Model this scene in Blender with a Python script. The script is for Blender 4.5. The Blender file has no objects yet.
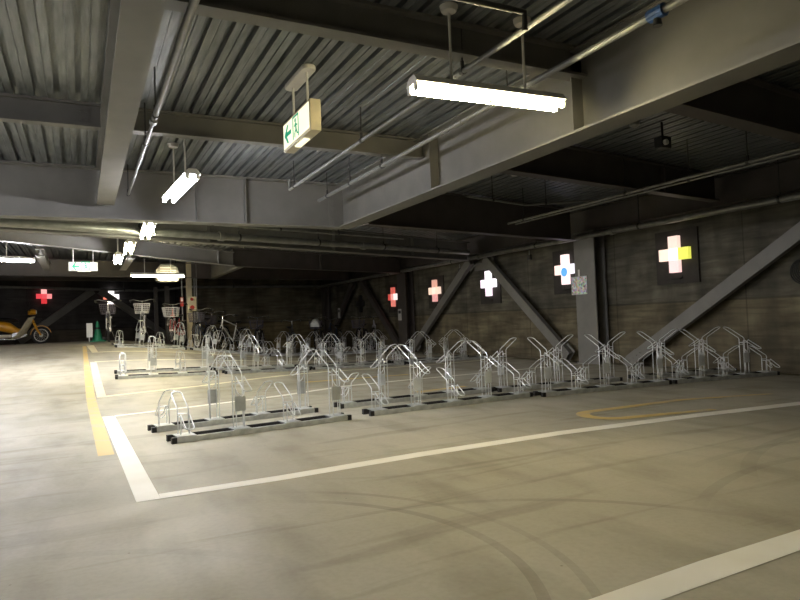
import bpy, bmesh, math, random
from mathutils import Vector, Matrix
random.seed(7)
PI = math.pi
SC = bpy.context.scene
COL = SC.collection

# ------------------------------------------------------------------ camera
YAW, PITCH, ROLL = math.radians(26.9), math.radians(1.85), math.radians(-2.2)
EYE = Vector((0, 0, .9))
fw = Vector((math.sin(YAW)*math.cos(PITCH), math.cos(YAW)*math.cos(PITCH), math.sin(PITCH)))
r0 = Vector((math.cos(YAW), -math.sin(YAW), 0)); u0 = r0.cross(fw)
rt = r0*math.cos(ROLL)+u0*math.sin(ROLL); up = -r0*math.sin(ROLL)+u0*math.cos(ROLL)
cam = bpy.data.cameras.new('camera'); cam.sensor_width = 36; cam.lens = 630/800*36
cam.clip_start = .05; cam.clip_end = 200
co = bpy.data.objects.new('camera', cam); COL.objects.link(co)
m = Matrix.Identity(4)
for i in range(3):
    m[i][0] = rt[i]; m[i][1] = up[i]; m[i][2] = -fw[i]; m[i][3] = EYE[i]
co.matrix_world = m
SC.camera = co

# ------------------------------------------------------------------ world, exposure
w = bpy.data.worlds.new('world'); SC.world = w; w.use_nodes = True
w.node_tree.nodes['Background'].inputs[0].default_value = (.5, .55, .7, 1)
w.node_tree.nodes['Background'].inputs[1].default_value = .01
SC.view_settings.view_transform = 'Standard'; SC.view_settings.look = 'None'
SC.view_settings.exposure = 1.42; SC.view_settings.gamma = 1
SC.view_settings.use_curve_mapping = False
LAMP_WARM = 42.0; LAMP_COOL = 88.0

# ------------------------------------------------------------------ helpers
def sstep(t):
    t = min(max(t, 0), 1); return t*t*(3-2*t)
def gz(x, y):   # the floor climbs gently towards the back left
    return (.70*sstep((y-7.6)/12.4)-.08*sstep((y-17.5)/3.5))*(1-sstep((x-.3)/5.6))

class MB:
    def __init__(s): s.v = []; s.f = []; s.mi = []; s.m = 0
    def add(s, vs, fs):
        n = len(s.v); s.v += [tuple(v) for v in vs]
        s.f += [tuple(i+n for i in f) for f in fs]; s.mi += [s.m]*len(fs); return s
    def box(s, a, b):
        x0, y0, z0 = a; x1, y1, z1 = b
        return s.add([(x0,y0,z0),(x1,y0,z0),(x1,y1,z0),(x0,y1,z0),(x0,y0,z1),(x1,y0,z1),(x1,y1,z1),(x0,y1,z1)],
                     [(0,3,2,1),(4,5,6,7),(0,1,5,4),(1,2,6,5),(2,3,7,6),(3,0,4,7)])
    def tube(s, pts, r, n=8, close=False, cap=True):
        pts = [Vector(p) for p in pts]; N = len(pts)
        rs = r if isinstance(r, (list, tuple)) else [r]*N
        vs = []; prev = None
        for i, p in enumerate(pts):
            if close: t = pts[(i+1) % N]-pts[i-1]
            else: t = pts[min(i+1, N-1)]-pts[max(i-1, 0)]
            t.normalize()
            if prev is None:
                a = Vector((0, 0, 1)) if abs(t.z) < .9 else Vector((1, 0, 0))
                a = (a-t*a.dot(t)).normalized()
            else:
                a = prev-t*prev.dot(t)
                a = a.normalized() if a.length > 1e-6 else prev
            prev = a; b = t.cross(a)
            for k in range(n):
                q = 2*PI*k/n
                vs.append(p+(a*math.cos(q)+b*math.sin(q))*rs[i])
        fs = []
        M = N if close else N-1
        for i in range(M):
            j = (i+1) % N
            for k in range(n):
                l = (k+1) % n
                fs.append((i*n+k, i*n+l, j*n+l, j*n+k))
        if not close and cap:
            fs.append(tuple(reversed(range(n)))); fs.append(tuple((N-1)*n+k for k in range(n)))
        return s.add(vs, fs)
    def torus(s, c, R, r, axis='y', N=32, n=6, squash=1):
        pts = []
        for i in range(N):
            q = 2*PI*i/N; a, b = R*math.cos(q), R*math.sin(q)
            pts.append({'y': (c[0]+a, c[1], c[2]+b), 'x': (c[0], c[1]+a, c[2]+b), 'z': (c[0]+a, c[1]+b, c[2])}[axis])
        return s.tube(pts, r, n, close=True)
    def prism(s, poly, p0, ex, ey, ez):
        # poly in (ex, ey), extruded along ez
        p0, ex, ey, ez = Vector(p0), Vector(ex), Vector(ey), Vector(ez)
        n = len(poly)
        vs = [p0+ex*a+ey*b for a, b in poly]+[p0+ex*a+ey*b+ez for a, b in poly]
        fs = [tuple(reversed(range(n))), tuple(range(n, 2*n))]+[(i, (i+1) % n, n+(i+1) % n, n+i) for i in range(n)]
        return s.add(vs, fs)
    def lathe(s, prof, c=(0, 0, 0), n=20):
        vs = []; fs = []
        for r, z in prof:
            for k in range(n):
                q = 2*PI*k/n; vs.append((c[0]+r*math.cos(q), c[1]+r*math.sin(q), c[2]+z))
        for i in range(len(prof)-1):
            for k in range(n):
                l = (k+1) % n; fs.append((i*n+k, i*n+l, (i+1)*n+l, (i+1)*n+k))
        fs.append(tuple(reversed(range(n)))); fs.append(tuple((len(prof)-1)*n+k for k in range(n)))
        return s.add(vs, fs)
    def loft(s, secs):
        n = len(secs[0]); vs = [p for sec in secs for p in sec]; fs = []
        for i in range(len(secs)-1):
            for k in range(n):
                l = (k+1) % n; fs.append((i*n+k, i*n+l, (i+1)*n+l, (i+1)*n+k))
        fs.append(tuple(reversed(range(n)))); fs.append(tuple((len(secs)-1)*n+k for k in range(n)))
        return s.add(vs, fs)
    def build(s, name, mat, parent=None, smooth=False, bevel=0):
        me = bpy.data.meshes.new(name); me.from_pydata([tuple(v) for v in s.v], [], s.f)
        for mm in (mat if isinstance(mat, (list, tuple)) else [mat]): me.materials.append(mm)
        for p, i in zip(me.polygons, s.mi): p.material_index = i; p.use_smooth = smooth
        bm = bmesh.new(); bm.from_mesh(me); bmesh.ops.recalc_face_normals(bm, faces=bm.faces); bm.to_mesh(me); bm.free()
        if smooth:
            try: me.set_sharp_from_angle(angle=math.radians(40))
            except Exception: pass
        o = bpy.data.objects.new(name, me); COL.objects.link(o)
        if parent: o.parent = parent
        if bevel:
            b = o.modifiers.new('bevel', 'BEVEL'); b.width = bevel; b.segments = 2; b.limit_method = 'ANGLE'
        return o

def tag(o, label, cat, group=None):
    o['label'] = label; o['category'] = cat
    if group: o['group'] = group
    return o
def empty(name, loc=(0, 0, 0), rz=0):
    o = bpy.data.objects.new(name, None); COL.objects.link(o); o.location = loc; o.rotation_euler = (0, 0, rz)
    o.empty_display_size = .1; return o
def thing(name, label, cat, loc=(0, 0, 0), rz=0, group=None):
    return tag(empty(name, loc, rz), label, cat, group)
def struct(o): o['kind'] = 'structure'; return o
def copy_tree(o, parent=None):
    c = o.copy(); COL.objects.link(c)
    if parent: c.parent = parent
    for ch in list(o.children): copy_tree(ch, c)
    return c

# ------------------------------------------------------------------ materials
def N(nt, t, **kw):
    n = nt.nodes.new(t)
    for k, v in kw.items():
        if k.startswith('i_'): n.inputs[k[2:].replace('_', ' ')].default_value = v
        else: setattr(n, k, v)
    return n
def newmat(name):
    mt = bpy.data.materials.new(name); mt.use_nodes = True
    return mt, mt.node_tree, mt.node_tree.nodes['Principled BSDF']
def plain(name, c, rough=.5, metal=0, var=.12, scale=6, bump=0, c2=None, stretch=(1, 1, 1), coord='Object'):
    mt, nt, b = newmat(name)
    tc = N(nt, 'ShaderNodeTexCoord'); mp = N(nt, 'ShaderNodeMapping'); mp.inputs['Scale'].default_value = stretch
    no = N(nt, 'ShaderNodeTexNoise'); no.inputs['Scale'].default_value = scale; no.inputs['Detail'].default_value = 6
    rp = N(nt, 'ShaderNodeValToRGB')
    lo = tuple(x*(1-var) for x in c) if c2 is None else c2; hi = tuple(min(1, x*(1+var)) for x in c) if c2 is None else c
    rp.color_ramp.elements[0].position = .35; rp.color_ramp.elements[1].position = .65
    rp.color_ramp.elements[0].color = (*lo, 1); rp.color_ramp.elements[1].color = (*hi, 1)
    L = nt.links.new
    L(tc.outputs[coord], mp.inputs[0]); L(mp.outputs[0], no.inputs[0]); L(no.outputs[0], rp.inputs[0]); L(rp.outputs[0], b.inputs['Base Color'])
    b.inputs['Roughness'].default_value = rough; b.inputs['Metallic'].default_value = metal
    if bump:
        bp = N(nt, 'ShaderNodeBump'); bp.inputs['Strength'].default_value = bump; bp.inputs['Distance'].default_value = .01
        L(no.outputs[0], bp.inputs['Height']); L(bp.outputs[0], b.inputs['Normal'])
    return mt
def emis(name, c, s):
    mt, nt, b = newmat(name)
    b.inputs['Base Color'].default_value = (*[x*.8 for x in c], 1); b.inputs['Emission Color'].default_value = (*c, 1)
    b.inputs['Emission Strength'].default_value = s; b.inputs['Roughness'].default_value = .4
    return mt

def floor_mat():
    mt, nt, b = newmat('worn_concrete_floor'); L = nt.links.new
    tc = N(nt, 'ShaderNodeTexCoord'); geo = tc.outputs['Object']
    def noise(sc, det=8, stretch=None, rot=0, dist=0):
        n = N(nt, 'ShaderNodeTexNoise'); n.inputs['Scale'].default_value = sc; n.inputs['Detail'].default_value = det
        n.inputs['Distortion'].default_value = dist
        mp = N(nt, 'ShaderNodeMapping'); mp.inputs['Scale'].default_value = stretch or (1, 1, 1); mp.inputs['Rotation'].default_value[2] = rot
        L(geo, mp.inputs[0]); L(mp.outputs[0], n.inputs[0]); return n.outputs[0]
    def ramp(src, stops):
        r = N(nt, 'ShaderNodeValToRGB'); e = r.color_ramp.elements
        while len(e) < len(stops): e.new(.5)
        for el, (p, c) in zip(e, stops): el.position = p; el.color = (*c, 1)
        L(src, r.inputs[0]); return r.outputs[0]
    def mix(a, bb, f, mode='MULTIPLY'):
        x = N(nt, 'ShaderNodeMix', data_type='RGBA', blend_type=mode)
        if isinstance(f, (int, float)): x.inputs[0].default_value = f
        else: L(f, x.inputs[0])
        L(a, x.inputs[6])
        if isinstance(bb, tuple): x.inputs[7].default_value = (*bb, 1)
        else: L(bb, x.inputs[7])
        return x.outputs[2]
    base = ramp(noise(.55, 7), [(.3, (.335, .315, .24)), (.55, (.425, .40, .31)), (.75, (.485, .465, .375))])
    c = mix(base, ramp(noise(3.2, 9, (1, .35, 1), .5), [(.32, (.68, .66, .62)), (.52, (1, 1, 1))]), .75)
    c = mix(c, ramp(noise(2.0, 8, (.25, 2.2, 1), -.25, .6), [(.34, (.62, .58, .52)), (.44, (1, 1, 1))]), .55)
    c = mix(c, ramp(noise(40, 3), [(.3, (.88, .88, .88)), (.6, (1, 1, 1))]), .7)
    # dark specks
    vo = N(nt, 'ShaderNodeTexVoronoi'); vo.inputs['Scale'].default_value = 5.5; L(geo, vo.inputs[0])
    c = mix(c, ramp(vo.outputs['Distance'], [(.022, (.42, .40, .36)), (.035, (1, 1, 1))]), .8)
    # tyre arcs: thin rings around distant centres
    sep = N(nt, 'ShaderNodeSeparateXYZ'); L(geo, sep.inputs[0])
    wob = noise(1.5, 3)
    for (cx, cy, R, wd, x0, x1, amt) in ((.3, 2.2, 1.15, .022, .8, 2.0, .34), (.3, 2.2, 1.32, .018, .8, 2.0, .28), (1.1, 1.2, 1.55, .022, .9, 2.7, .30),
                             (3.6, .2, 2.1, .03, 2.4, 5.5, .25), (3.8, .0, 2.6, .03, 3.0, 6.5, .25), (2.2, 4.9, 1.7, .02, 1, 3.2, .15), (4.6, .4, 2.3, .04, 3, 6.5, .25), (-.5, 1.6, 1.4, .03, -.5, .9, .12)):
        dx = N(nt, 'ShaderNodeMath', operation='SUBTRACT'); L(sep.outputs[0], dx.inputs[0]); dx.inputs[1].default_value = cx
        dy = N(nt, 'ShaderNodeMath', operation='SUBTRACT'); L(sep.outputs[1], dy.inputs[0]); dy.inputs[1].default_value = cy
        cb = N(nt, 'ShaderNodeCombineXYZ'); L(dx.outputs[0], cb.inputs[0]); L(dy.outputs[0], cb.inputs[1])
        ln = N(nt, 'ShaderNodeVectorMath', operation='LENGTH'); L(cb.outputs[0], ln.inputs[0])
        cp = N(nt, 'ShaderNodeMath', operation='COMPARE'); L(ln.outputs['Value'], cp.inputs[0]); cp.inputs[1].default_value = R; cp.inputs[2].default_value = wd
        gx = N(nt, 'ShaderNodeMapRange', interpolation_type='SMOOTHSTEP'); L(sep.outputs[0], gx.inputs[0])
        gx.inputs[1].default_value = x0; gx.inputs[2].default_value = x0+.5
        hx = N(nt, 'ShaderNodeMapRange', interpolation_type='SMOOTHSTEP'); L(sep.outputs[0], hx.inputs[0])
        hx.inputs[1].default_value = x1; hx.inputs[2].default_value = x1-.5
        m1 = N(nt, 'ShaderNodeMath', operation='MULTIPLY'); L(cp.outputs[0], m1.inputs[0]); L(gx.outputs[0], m1.inputs[1])
        m2 = N(nt, 'ShaderNodeMath', operation='MULTIPLY'); L(m1.outputs[0], m2.inputs[0]); L(hx.outputs[0], m2.inputs[1])
        m2b = N(nt, 'ShaderNodeMath', operation='MULTIPLY'); L(m2.outputs[0], m2b.inputs[0]); L(wob, m2b.inputs[1])
        m3 = N(nt, 'ShaderNodeMath', operation='MULTIPLY'); L(m2b.outputs[0], m3.inputs[0]); m3.inputs[1].default_value = amt*2
        c = mix(c, (.35, .33, .3), m3.outputs[0])
    L(c, b.inputs['Base Color'])
    rr = N(nt, 'ShaderNodeMapRange'); L(noise(2.5, 6), rr.inputs[0]); rr.inputs[1].default_value = .3; rr.inputs[2].default_value = .7
    rr.inputs[3].default_value = .42; rr.inputs[4].default_value = .66; L(rr.outputs[0], b.inputs['Roughness'])
    b.inputs['Specular IOR Level'].default_value = .35
    bp = N(nt, 'ShaderNodeBump'); bp.inputs['Strength'].default_value = .12; bp.inputs['Distance'].default_value = .01
    L(noise(9, 8), bp.inputs['Height']); L(bp.outputs[0], b.inputs['Normal'])
    return mt

def wall_mat(name, c0, c1, c2):
    mt, nt, b = newmat(name); L = nt.links.new
    tc = N(nt, 'ShaderNodeTexCoord')
    def noise(sc, stretch, det=8, dist=0):
        mp = N(nt, 'ShaderNodeMapping'); mp.inputs['Scale'].default_value = stretch; L(tc.outputs['Object'], mp.inputs[0])
        n = N(nt, 'ShaderNodeTexNoise'); n.inputs['Scale'].default_value = sc; n.inputs['Detail'].default_value = det; n.inputs['Distortion'].default_value = dist
        L(mp.outputs[0], n.inputs[0]); return n.outputs[0]
    def ramp(src, stops):
        r = N(nt, 'ShaderNodeValToRGB'); e = r.color_ramp.elements
        while len(e) < len(stops): e.new(.5)
        for el, (p, c) in zip(e, stops): el.position = p; el.color = (*c, 1)
        L(src, r.inputs[0]); return r.outputs[0]
    def mix(a, bb, f):
        x = N(nt, 'ShaderNodeMix', data_type='RGBA', blend_type='MULTIPLY'); x.inputs[0].default_value = f
        L(a, x.inputs[6]); L(bb, x.inputs[7]); return x.outputs[2]
    c = ramp(noise(1.2, (1, 1, 2.2)), [(.32, c0), (.52, c1), (.72, c2)])
    c = mix(c, ramp(noise(2.4, (.5, .5, 5), 8, .5), [(.38, (.38, .36, .33)), (.56, (1, 1, 1))]), .55)   # water stains along the lifts
    c = mix(c, ramp(noise(1.6, (1.6, 1.6, .5)), [(.38, (.45, .43, .40)), (.58, (1.25, 1.22, 1.15))]), .6)      # drips
    sep = N(nt, 'ShaderNodeSeparateXYZ'); L(tc.outputs['Object'], sep.inputs[0])
    for ax, per, off, wd in ((2, 1.12, 1.02, .012), (1, 2.4, .9, .008), (0, 2.4, .9, .008)):
        if ax < 2 and name.endswith('side') and ax == 0: continue
        a = N(nt, 'ShaderNodeMath', operation='SUBTRACT'); L(sep.outputs[ax], a.inputs[0]); a.inputs[1].default_value = off
        p = N(nt, 'ShaderNodeMath', operation='PINGPONG'); L(a.outputs[0], p.inputs[0]); p.inputs[1].default_value = per/2 if ax < 2 else per
        c = mix(c, ramp(p.outputs[0], [(wd*.6, (.4, .38, .35)), (wd*1.8, (1, 1, 1))]), .7)
    lift = N(nt, 'ShaderNodeMapRange'); L(sep.outputs[2], lift.inputs[0]); lift.inputs[1].default_value = 1.0; lift.inputs[2].default_value = 1.03
    x = N(nt, 'ShaderNodeMix', data_type='RGBA', blend_type='MULTIPLY'); x.inputs[0].default_value = 1; L(c, x.inputs[6])
    L(ramp(lift.outputs[0], [(0, (1.0, .94, .80)), (1, (.74, .76, .78))]), x.inputs[7]); c = x.outputs[2]   # the lower pour is a yellower, paler concrete
    L(c, b.inputs['Base Color']); b.inputs['Roughness'].default_value = .85
    bp = N(nt, 'ShaderNodeBump'); bp.inputs['Strength'].default_value = .4; bp.inputs['Distance'].default_value = .02
    L(noise(6, (1, 1, 2)), bp.inputs['Height']); L(bp.outputs[0], b.inputs['Normal'])
    return mt

M = {}
M['floor'] = floor_mat()
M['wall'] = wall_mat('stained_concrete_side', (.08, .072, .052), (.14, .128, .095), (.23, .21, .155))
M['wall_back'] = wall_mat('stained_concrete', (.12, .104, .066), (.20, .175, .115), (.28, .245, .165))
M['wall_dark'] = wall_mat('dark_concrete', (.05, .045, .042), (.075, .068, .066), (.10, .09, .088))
M['deck'] = plain('galvanised_deck', (.22, .235, .235), .42, .45, c2=(.13, .14, .145), scale=5, stretch=(6, .6, 1))
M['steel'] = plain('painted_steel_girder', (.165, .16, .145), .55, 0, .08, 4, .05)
M['steel_dark'] = plain('brown_steel_shaded', (.068, .058, .051), .55, 0, .12, 4)  # brown steel, darkened further to carry the right bay's shade
M['galv'] = plain('galvanised_wire', (.68, .70, .70), .32, .35, .06, 20)
M['rail'] = plain('galvanised_rail', (.60, .62, .60), .4, .35, c2=(.42, .44, .43), scale=14)
M['plate'] = plain('matt_zinc_plate', (.50, .52, .51), .5, .45, .1, 16)
M['plate_new'] = plain('pale_zinc_plate', (.70, .73, .74), .45, .2, .08, 16)
M['black'] = plain('black_plastic', (.015, .015, .016), .45)
M['rubber'] = plain('black_rubber', (.02, .02, .021), .8)
M['line_white'] = plain('worn_white_floor_paint', (.93, .91, .82), .5, 0, c2=(.86, .83, .72), scale=3)
M['line_old'] = plain('faded_cream_floor_paint', (.88, .84, .62), .5, 0, c2=(.74, .68, .48), scale=3)
def worn_yellow():
    mt, nt, b = newmat('worn_yellow_floor_paint'); L = nt.links.new
    tc = N(nt, 'ShaderNodeTexCoord'); no = N(nt, 'ShaderNodeTexNoise'); no.inputs['Scale'].default_value = 4; no.inputs['Detail'].default_value = 10
    rp = N(nt, 'ShaderNodeValToRGB'); e = rp.color_ramp.elements
    e[0].position = .28; e[0].color = (.48, .43, .30, 1); e[1].position = .48; e[1].color = (.66, .49, .17, 1)
    L(tc.outputs['Object'], no.inputs[0]); L(no.outputs[0], rp.inputs[0]); L(rp.outputs[0], b.inputs['Base Color']); b.inputs['Roughness'].default_value = .5
    return mt
M['line_yellow'] = worn_yellow()
M['pipe'] = plain('galvanised_pipe', (.25, .25, .23), .4, .5, .15, 8)
M['pipe_pale'] = plain('pale_grey_conduit', (.20, .205, .195), .45, .3, .12, 9)
M['hanger'] = plain('black_steel_rod', (.06, .06, .06), .5, .5)
M['white'] = plain('white_enamel', (.72, .71, .67), .4, 0, .04)
M['cup'] = plain('ceiling_cup_plastic', (.62, .60, .56), .5, 0, .05)
M['tube_warm'] = emis('warm_white_tube', (1.0, .87, .53), LAMP_WARM)
M['tube_cool'] = emis('cool_white_tube', (.94, .93, 1.0), LAMP_COOL)
M['tube_green'] = emis('greenish_white_tube', (1.0, .97, .70), LAMP_WARM*.7)
M['sign_face'] = emis('lit_sign_face', (1.0, .97, .72), .40)
M['sign_green'] = emis('green_sign_legend', (.0, .42, .22), .22)
M['sign_pale'] = emis('pale_green_sign_legend', (.55, .9, .6), .7)
M['blue'] = plain('blue_valve_paint', (.015, .06, .20), .4)
M['red'] = plain('red_enamel', (.45, .03, .02), .4)
M['beige'] = plain('beige_enamel', (.55, .47, .32), .5, 0, .05)
M['green'] = plain('green_cone_plastic', (.02, .26, .12), .5)
M['yellow'] = plain('orange_yellow_paint', (.72, .34, .02), .3)
M['cream'] = plain('cream_plastic', (.62, .55, .38), .4)
M['brown'] = plain('dark_red_leather', (.10, .02, .02), .6)
M['chrome'] = plain('chrome', (.75, .75, .77), .18, 1, .03)
M['rim'] = plain('pale_alloy_rim', (.62, .62, .62), .35, .2)
M['frame_black'] = plain('black_bicycle_paint', (.02, .02, .022), .35)
M['frame_silver'] = plain('silver_bicycle_paint', (.52, .52, .56), .3, .4)
M['frame_red'] = plain('red_bicycle_paint', (.42, .04, .04), .35)
M['frame_white'] = plain('white_bicycle_paint', (.6, .6, .57), .35)
M['frame_blue'] = plain('navy_bicycle_paint', (.03, .05, .10), .35)
M['basket'] = plain('grey_wire_basket', (.50, .50, .54), .4, .5)
M['basket_dark'] = plain('dark_wire_basket', (.10, .09, .11), .5, .2)
M['cover'] = plain('pale_rain_cover', (.55, .56, .56), .6)
M['paper'] = plain('pale_notice_sheet', (.55, .53, .50), .7)
M['board'] = plain('dark_backing_board', (.035, .030, .025), .8)

# ------------------------------------------------------------------ the setting
def heightgrid(x0, x1, y0, y1, st, z=gz, dz=0):
    mb = MB(); nx = int(round((x1-x0)/st)); ny = int(round((y1-y0)/st))
    for j in range(ny+1):
        for i in range(nx+1):
            x = x0+(x1-x0)*i/nx; y = y0+(y1-y0)*j/ny; mb.v.append((x, y, z(x, y)+dz))
    for j in range(ny):
        for i in range(nx):
            a = j*(nx+1)+i; mb.f.append((a, a+1, a+nx+2, a+nx+1)); mb.mi.append(0)
    return mb
XW = 8.35          # right wall face
fl = struct(heightgrid(-12, XW, -6, 27, .25).build('floor', M['floor'], smooth=True))
sk = fl.modifiers.new('slab', 'SOLIDIFY'); sk.thickness = .2; sk.offset = -1

# profiled steel deck, ribs along Y
ZD = 2.80
mb = MB(); P = .145; prof = []
x = -12.0; k_ = 0
while x < XW:
    g = .010 if k_ % 2 else .003
    prof += [(x, 0), (x+.048, 0), (x+.050, g), (x+.055, g), (x+.057, 0), (x+.105, 0), (x+.099, .055), (x+.146, .055)]
    x += P; k_ += 1
n = len(prof)
for y in (-6, 27):
    for a, b in prof: mb.v.append((a, y, ZD+b))
for i in range(n-1): mb.f.append((i, i+1, n+i+1, n+i)); mb.mi.append(0)
mb2 = MB(); mb2.v = mb.v; mb2.f = mb.f; mb2.mi = mb.mi
ceil = struct(mb2.build('ceiling', M['deck']))
s = ceil.modifiers.new('thick', 'SOLIDIFY'); s.thickness = .01; s.offset = 1

struct(MB().box((XW, -6, -.2), (XW+.3, 27, 3.1)).build('wall_right', M['wall']))
struct(MB().box((3.3, 22.8, -.2), (XW, 23.1, 3.1)).build('wall_back', M['wall_back']))
struct(MB().box((-12.3, -6, -.2), (-12, 27, 3.1)).build('wall_left', M['wall_dark']))
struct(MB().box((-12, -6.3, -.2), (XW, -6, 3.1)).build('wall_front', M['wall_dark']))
mb = MB()  # back left wall runs at a slant
d = Vector((4.6, 2.0, 0)).normalized(); nn = Vector((-d.y, d.x, 0))
a = Vector((2.5, 24.6, 0)); b_ = a-d*15.6
mb.prism([(0, -.2), ((a-b_).length+.9, -.2), ((a-b_).length+.9, 3.1), (0, 3.1)], b_, d, (0, 0, 1), nn*.25)
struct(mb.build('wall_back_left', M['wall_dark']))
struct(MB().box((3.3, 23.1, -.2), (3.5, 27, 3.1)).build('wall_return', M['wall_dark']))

# ------------------------------------------------------------------ floor markings
def ribbon(mb, A, B, sub=10, h=.002):
    # strip between two polylines of equal length
    pts = []
    for i in range(len(A)-1):
        for k in range(sub+(1 if i == len(A)-2 else 0)):
            t = k/sub
            pts.append(((A[i][0]*(1-t)+A[i+1][0]*t, A[i][1]*(1-t)+A[i+1][1]*t), (B[i][0]*(1-t)+B[i+1][0]*t, B[i][1]*(1-t)+B[i+1][1]*t)))
    n0 = len(mb.v)
    for p, q in pts:
        mid = ((p[0]+q[0])/2, (p[1]+q[1])/2)
        for s_ in (p, mid, q): mb.v.append((s_[0], s_[1], gz(*s_)+h))
    for i in range(len(pts)-1):
        for k in range(2):
            c = n0+i*3+k; mb.f.append((c, c+1, c+4, c+3)); mb.mi.append(0)
    return mb
# nearest bay
mb = MB()
ribbon(mb, [(.18, 7.42), (.24, 3.61)], [(.30, 7.40), (.36, 3.61)])
ribbon(mb, [(.36, 3.61), (1.01, 3.61), (1.96, 3.67), (3.18, 3.69), (4.58, 3.60), (5.75, 3.47), (8.3, 3.2)],
           [(.36, 3.72), (1.04, 3.73), (2.0, 3.80), (3.25, 3.82), (4.68, 3.73), (5.9, 3.60), (8.3, 3.33)])
tag(mb.build('painted_line', M['line_white']), 'white painted line, bright L-shaped front edge of the bay nearest the camera', 'floor marking')
mb = MB(); ribbon(mb, [(.30, 7.34), (1.2, 7.55), (2.2, 7.80), (3.26, 8.25), (4.3, 8.38), (8.3, 8.6)], [(.30, 7.44), (1.2, 7.65), (2.2, 7.92), (3.26, 8.37), (4.3, 8.48), (8.3, 8.7)])
tag(mb.build('painted_line', M['line_white']), 'thin white painted line just behind the nearest row of bicycle racks', 'floor marking')
mb = MB(); ribbon(mb, [(.14, 13.5), (.17, 9.27)], [(.25, 13.5), (.28, 9.27)])
ribbon(mb, [(.28, 9.27), (1.55, 9.62), (2.96, 10.3), (4.0, 10.7), (8.3, 11.0)], [(.28, 9.38), (1.55, 9.73), (2.96, 10.42), (4.0, 10.82), (8.3, 11.12)])
tag(mb.build('painted_line', M['line_old']), 'faded cream painted line framing the front and left of the second rack bay', 'floor marking')
mb = MB(); ribbon(mb, [(.22, 13.45), (3, 13.5), (8.3, 13.5)], [(.22, 13.57), (3, 13.62), (8.3, 13.62)])
tag(mb.build('painted_line', M['line_old']), 'faded cream painted line behind the second row of bicycle racks', 'floor marking')
mb = MB(); ribbon(mb, [(.2, 15.1), (3, 15.1), (8.3, 15.1)], [(.2, 15.22), (3, 15.22), (8.3, 15.22)]); ribbon(mb, [(.1, 16.8), (.2, 15.1)], [(.26, 16.8), (.32, 15.1)])
tag(mb.build('painted_line', M['line_old']), 'faded cream painted line in front of the farthest racks with parked bicycles', 'floor marking')
mb = MB(); ribbon(mb, [(.3, 1.33), (1.55, 1.42), (1.96, 1.43), (2.33, 1.44), (8.3, 1.42)], [(.3, 1.48), (1.43, 1.54), (1.95, 1.565), (2.54, 1.57), (8.3, 1.56)])
tag(mb.build('painted_line', M['line_white']), 'white painted line crossing the bottom right corner closest to the camera', 'floor marking')
mb = MB(); ribbon(mb, [(0.02, 16.7), (.03, 13.5), (.04, 9.4), (.09, 5.1)], [(.10, 16.7), (.12, 13.5), (.15, 9.4), (.20, 5.1)])
tag(mb.build('painted_stripe', M['line_yellow']), 'worn yellow painted stripe running back along the left edge of the bays', 'floor marking')
mb = MB(); out = []; inn = []
for i in range(13):
    q = PI/2+PI*i/12
    out.append((4.12+.27*math.cos(q), 4.16+.285*math.sin(q))); inn.append((4.14+.17*math.cos(q), 4.16+.17*math.sin(q)))
out = [(6.3, 4.12)]+[(5.3, 4.42)]+out+[(5.0, 3.74)]; inn = [(6.3, 4.05)]+[(5.3, 4.33)]+inn+[(5.0, 3.82)]
ribbon(mb, out, inn, 3, .004)
tag(mb.build('painted_loop', M['line_yellow']), 'worn yellow painted hairpin loop touching the white front line on the right', 'floor marking')
mb = MB(); ribbon(mb, [(3.7, 6.85), (4.5, 7.0)], [(3.7, 7.0), (4.5, 7.12)]); tag(mb.build('painted_patch', M['line_yellow']), 'small yellow paint remnant behind the second unit of the nearest rack row', 'floor marking')
mb = MB(); ribbon(mb, [(2.9, 9.15), (4.8, 9.2)], [(2.9, 9.28), (4.8, 9.32)]); tag(mb.build('painted_patch', M['line_yellow']), 'faint yellow stripe on the floor between the two rack rows', 'floor marking')

# ------------------------------------------------------------------ steelwork
def ibeam(name, p0, p1, depth, fl, label, mat=None, stiff=(), tf=.018, tw=.012, bolts=(), side=-1):
    """p0, p1: centre of the bottom face of the lower flange"""
    mat = mat or M['steel']; p0 = Vector(p0); p1 = Vector(p1); L = (p1-p0).length; dz = p1.z-p0.z
    root = thing(name, label, 'girder', p0, math.atan2(p1.y-p0.y, p1.x-p0.x))
    h = fl/2; D = depth
    poly = [(-h, 0), (h, 0), (h, tf), (tw/2, tf), (tw/2, D-tf), (h, D-tf), (h, D), (-h, D), (-h, D-tf), (-tw/2, D-tf), (-tw/2, tf), (-h, tf)]
    Lx = Vector((p1.x-p0.x, p1.y-p0.y)).length
    mb = MB(); mb.prism([(b, a) for a, b in poly][::-1], (0, 0, 0), (0, 0, 1), (0, 1, 0), (Lx, 0, dz))
    o = mb.build('web_and_flanges', mat, root)
    for t in stiff:
        z0 = dz*t/Lx
        MB().box((t-.006, -h+.004, tf+z0), (t+.006, h-.004, D-tf+z0)).build('stiffener_plate', mat, root)
    for t, n_ in bolts:
        z0 = dz*t/Lx; mb = MB()
        mb.box((t-.05, side*tw/2-.008, tf+.02), (t+.05, side*tw/2+.008, D-tf-.02))
        for k in range(n_):
            zz = tf+.05+(D-2*tf-.1)*k/max(1, n_-1)
            for dx in (-.022, .022):
                mb.tube([(t+dx, side*tw/2, zz), (t+dx, side*(tw/2+.022), zz)], .011, 6)
        mb.build('bolted_splice_plate', mat, root)
    return root
# long girders running away from the camera
ibeam('steel_girder', (.275, -6, 2.36), (.275, 7.86, 2.34), .44, .18, 'pale steel girder running back overhead at left, its underside seen as a broad band')
ibeam('steel_girder', (3.27, -6, 2.16), (3.27, 8.08, 2.20), .60, .22, 'deep steel girder slanting across the upper right behind the big lit lamp', stiff=(9.40, 11.46))
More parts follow.
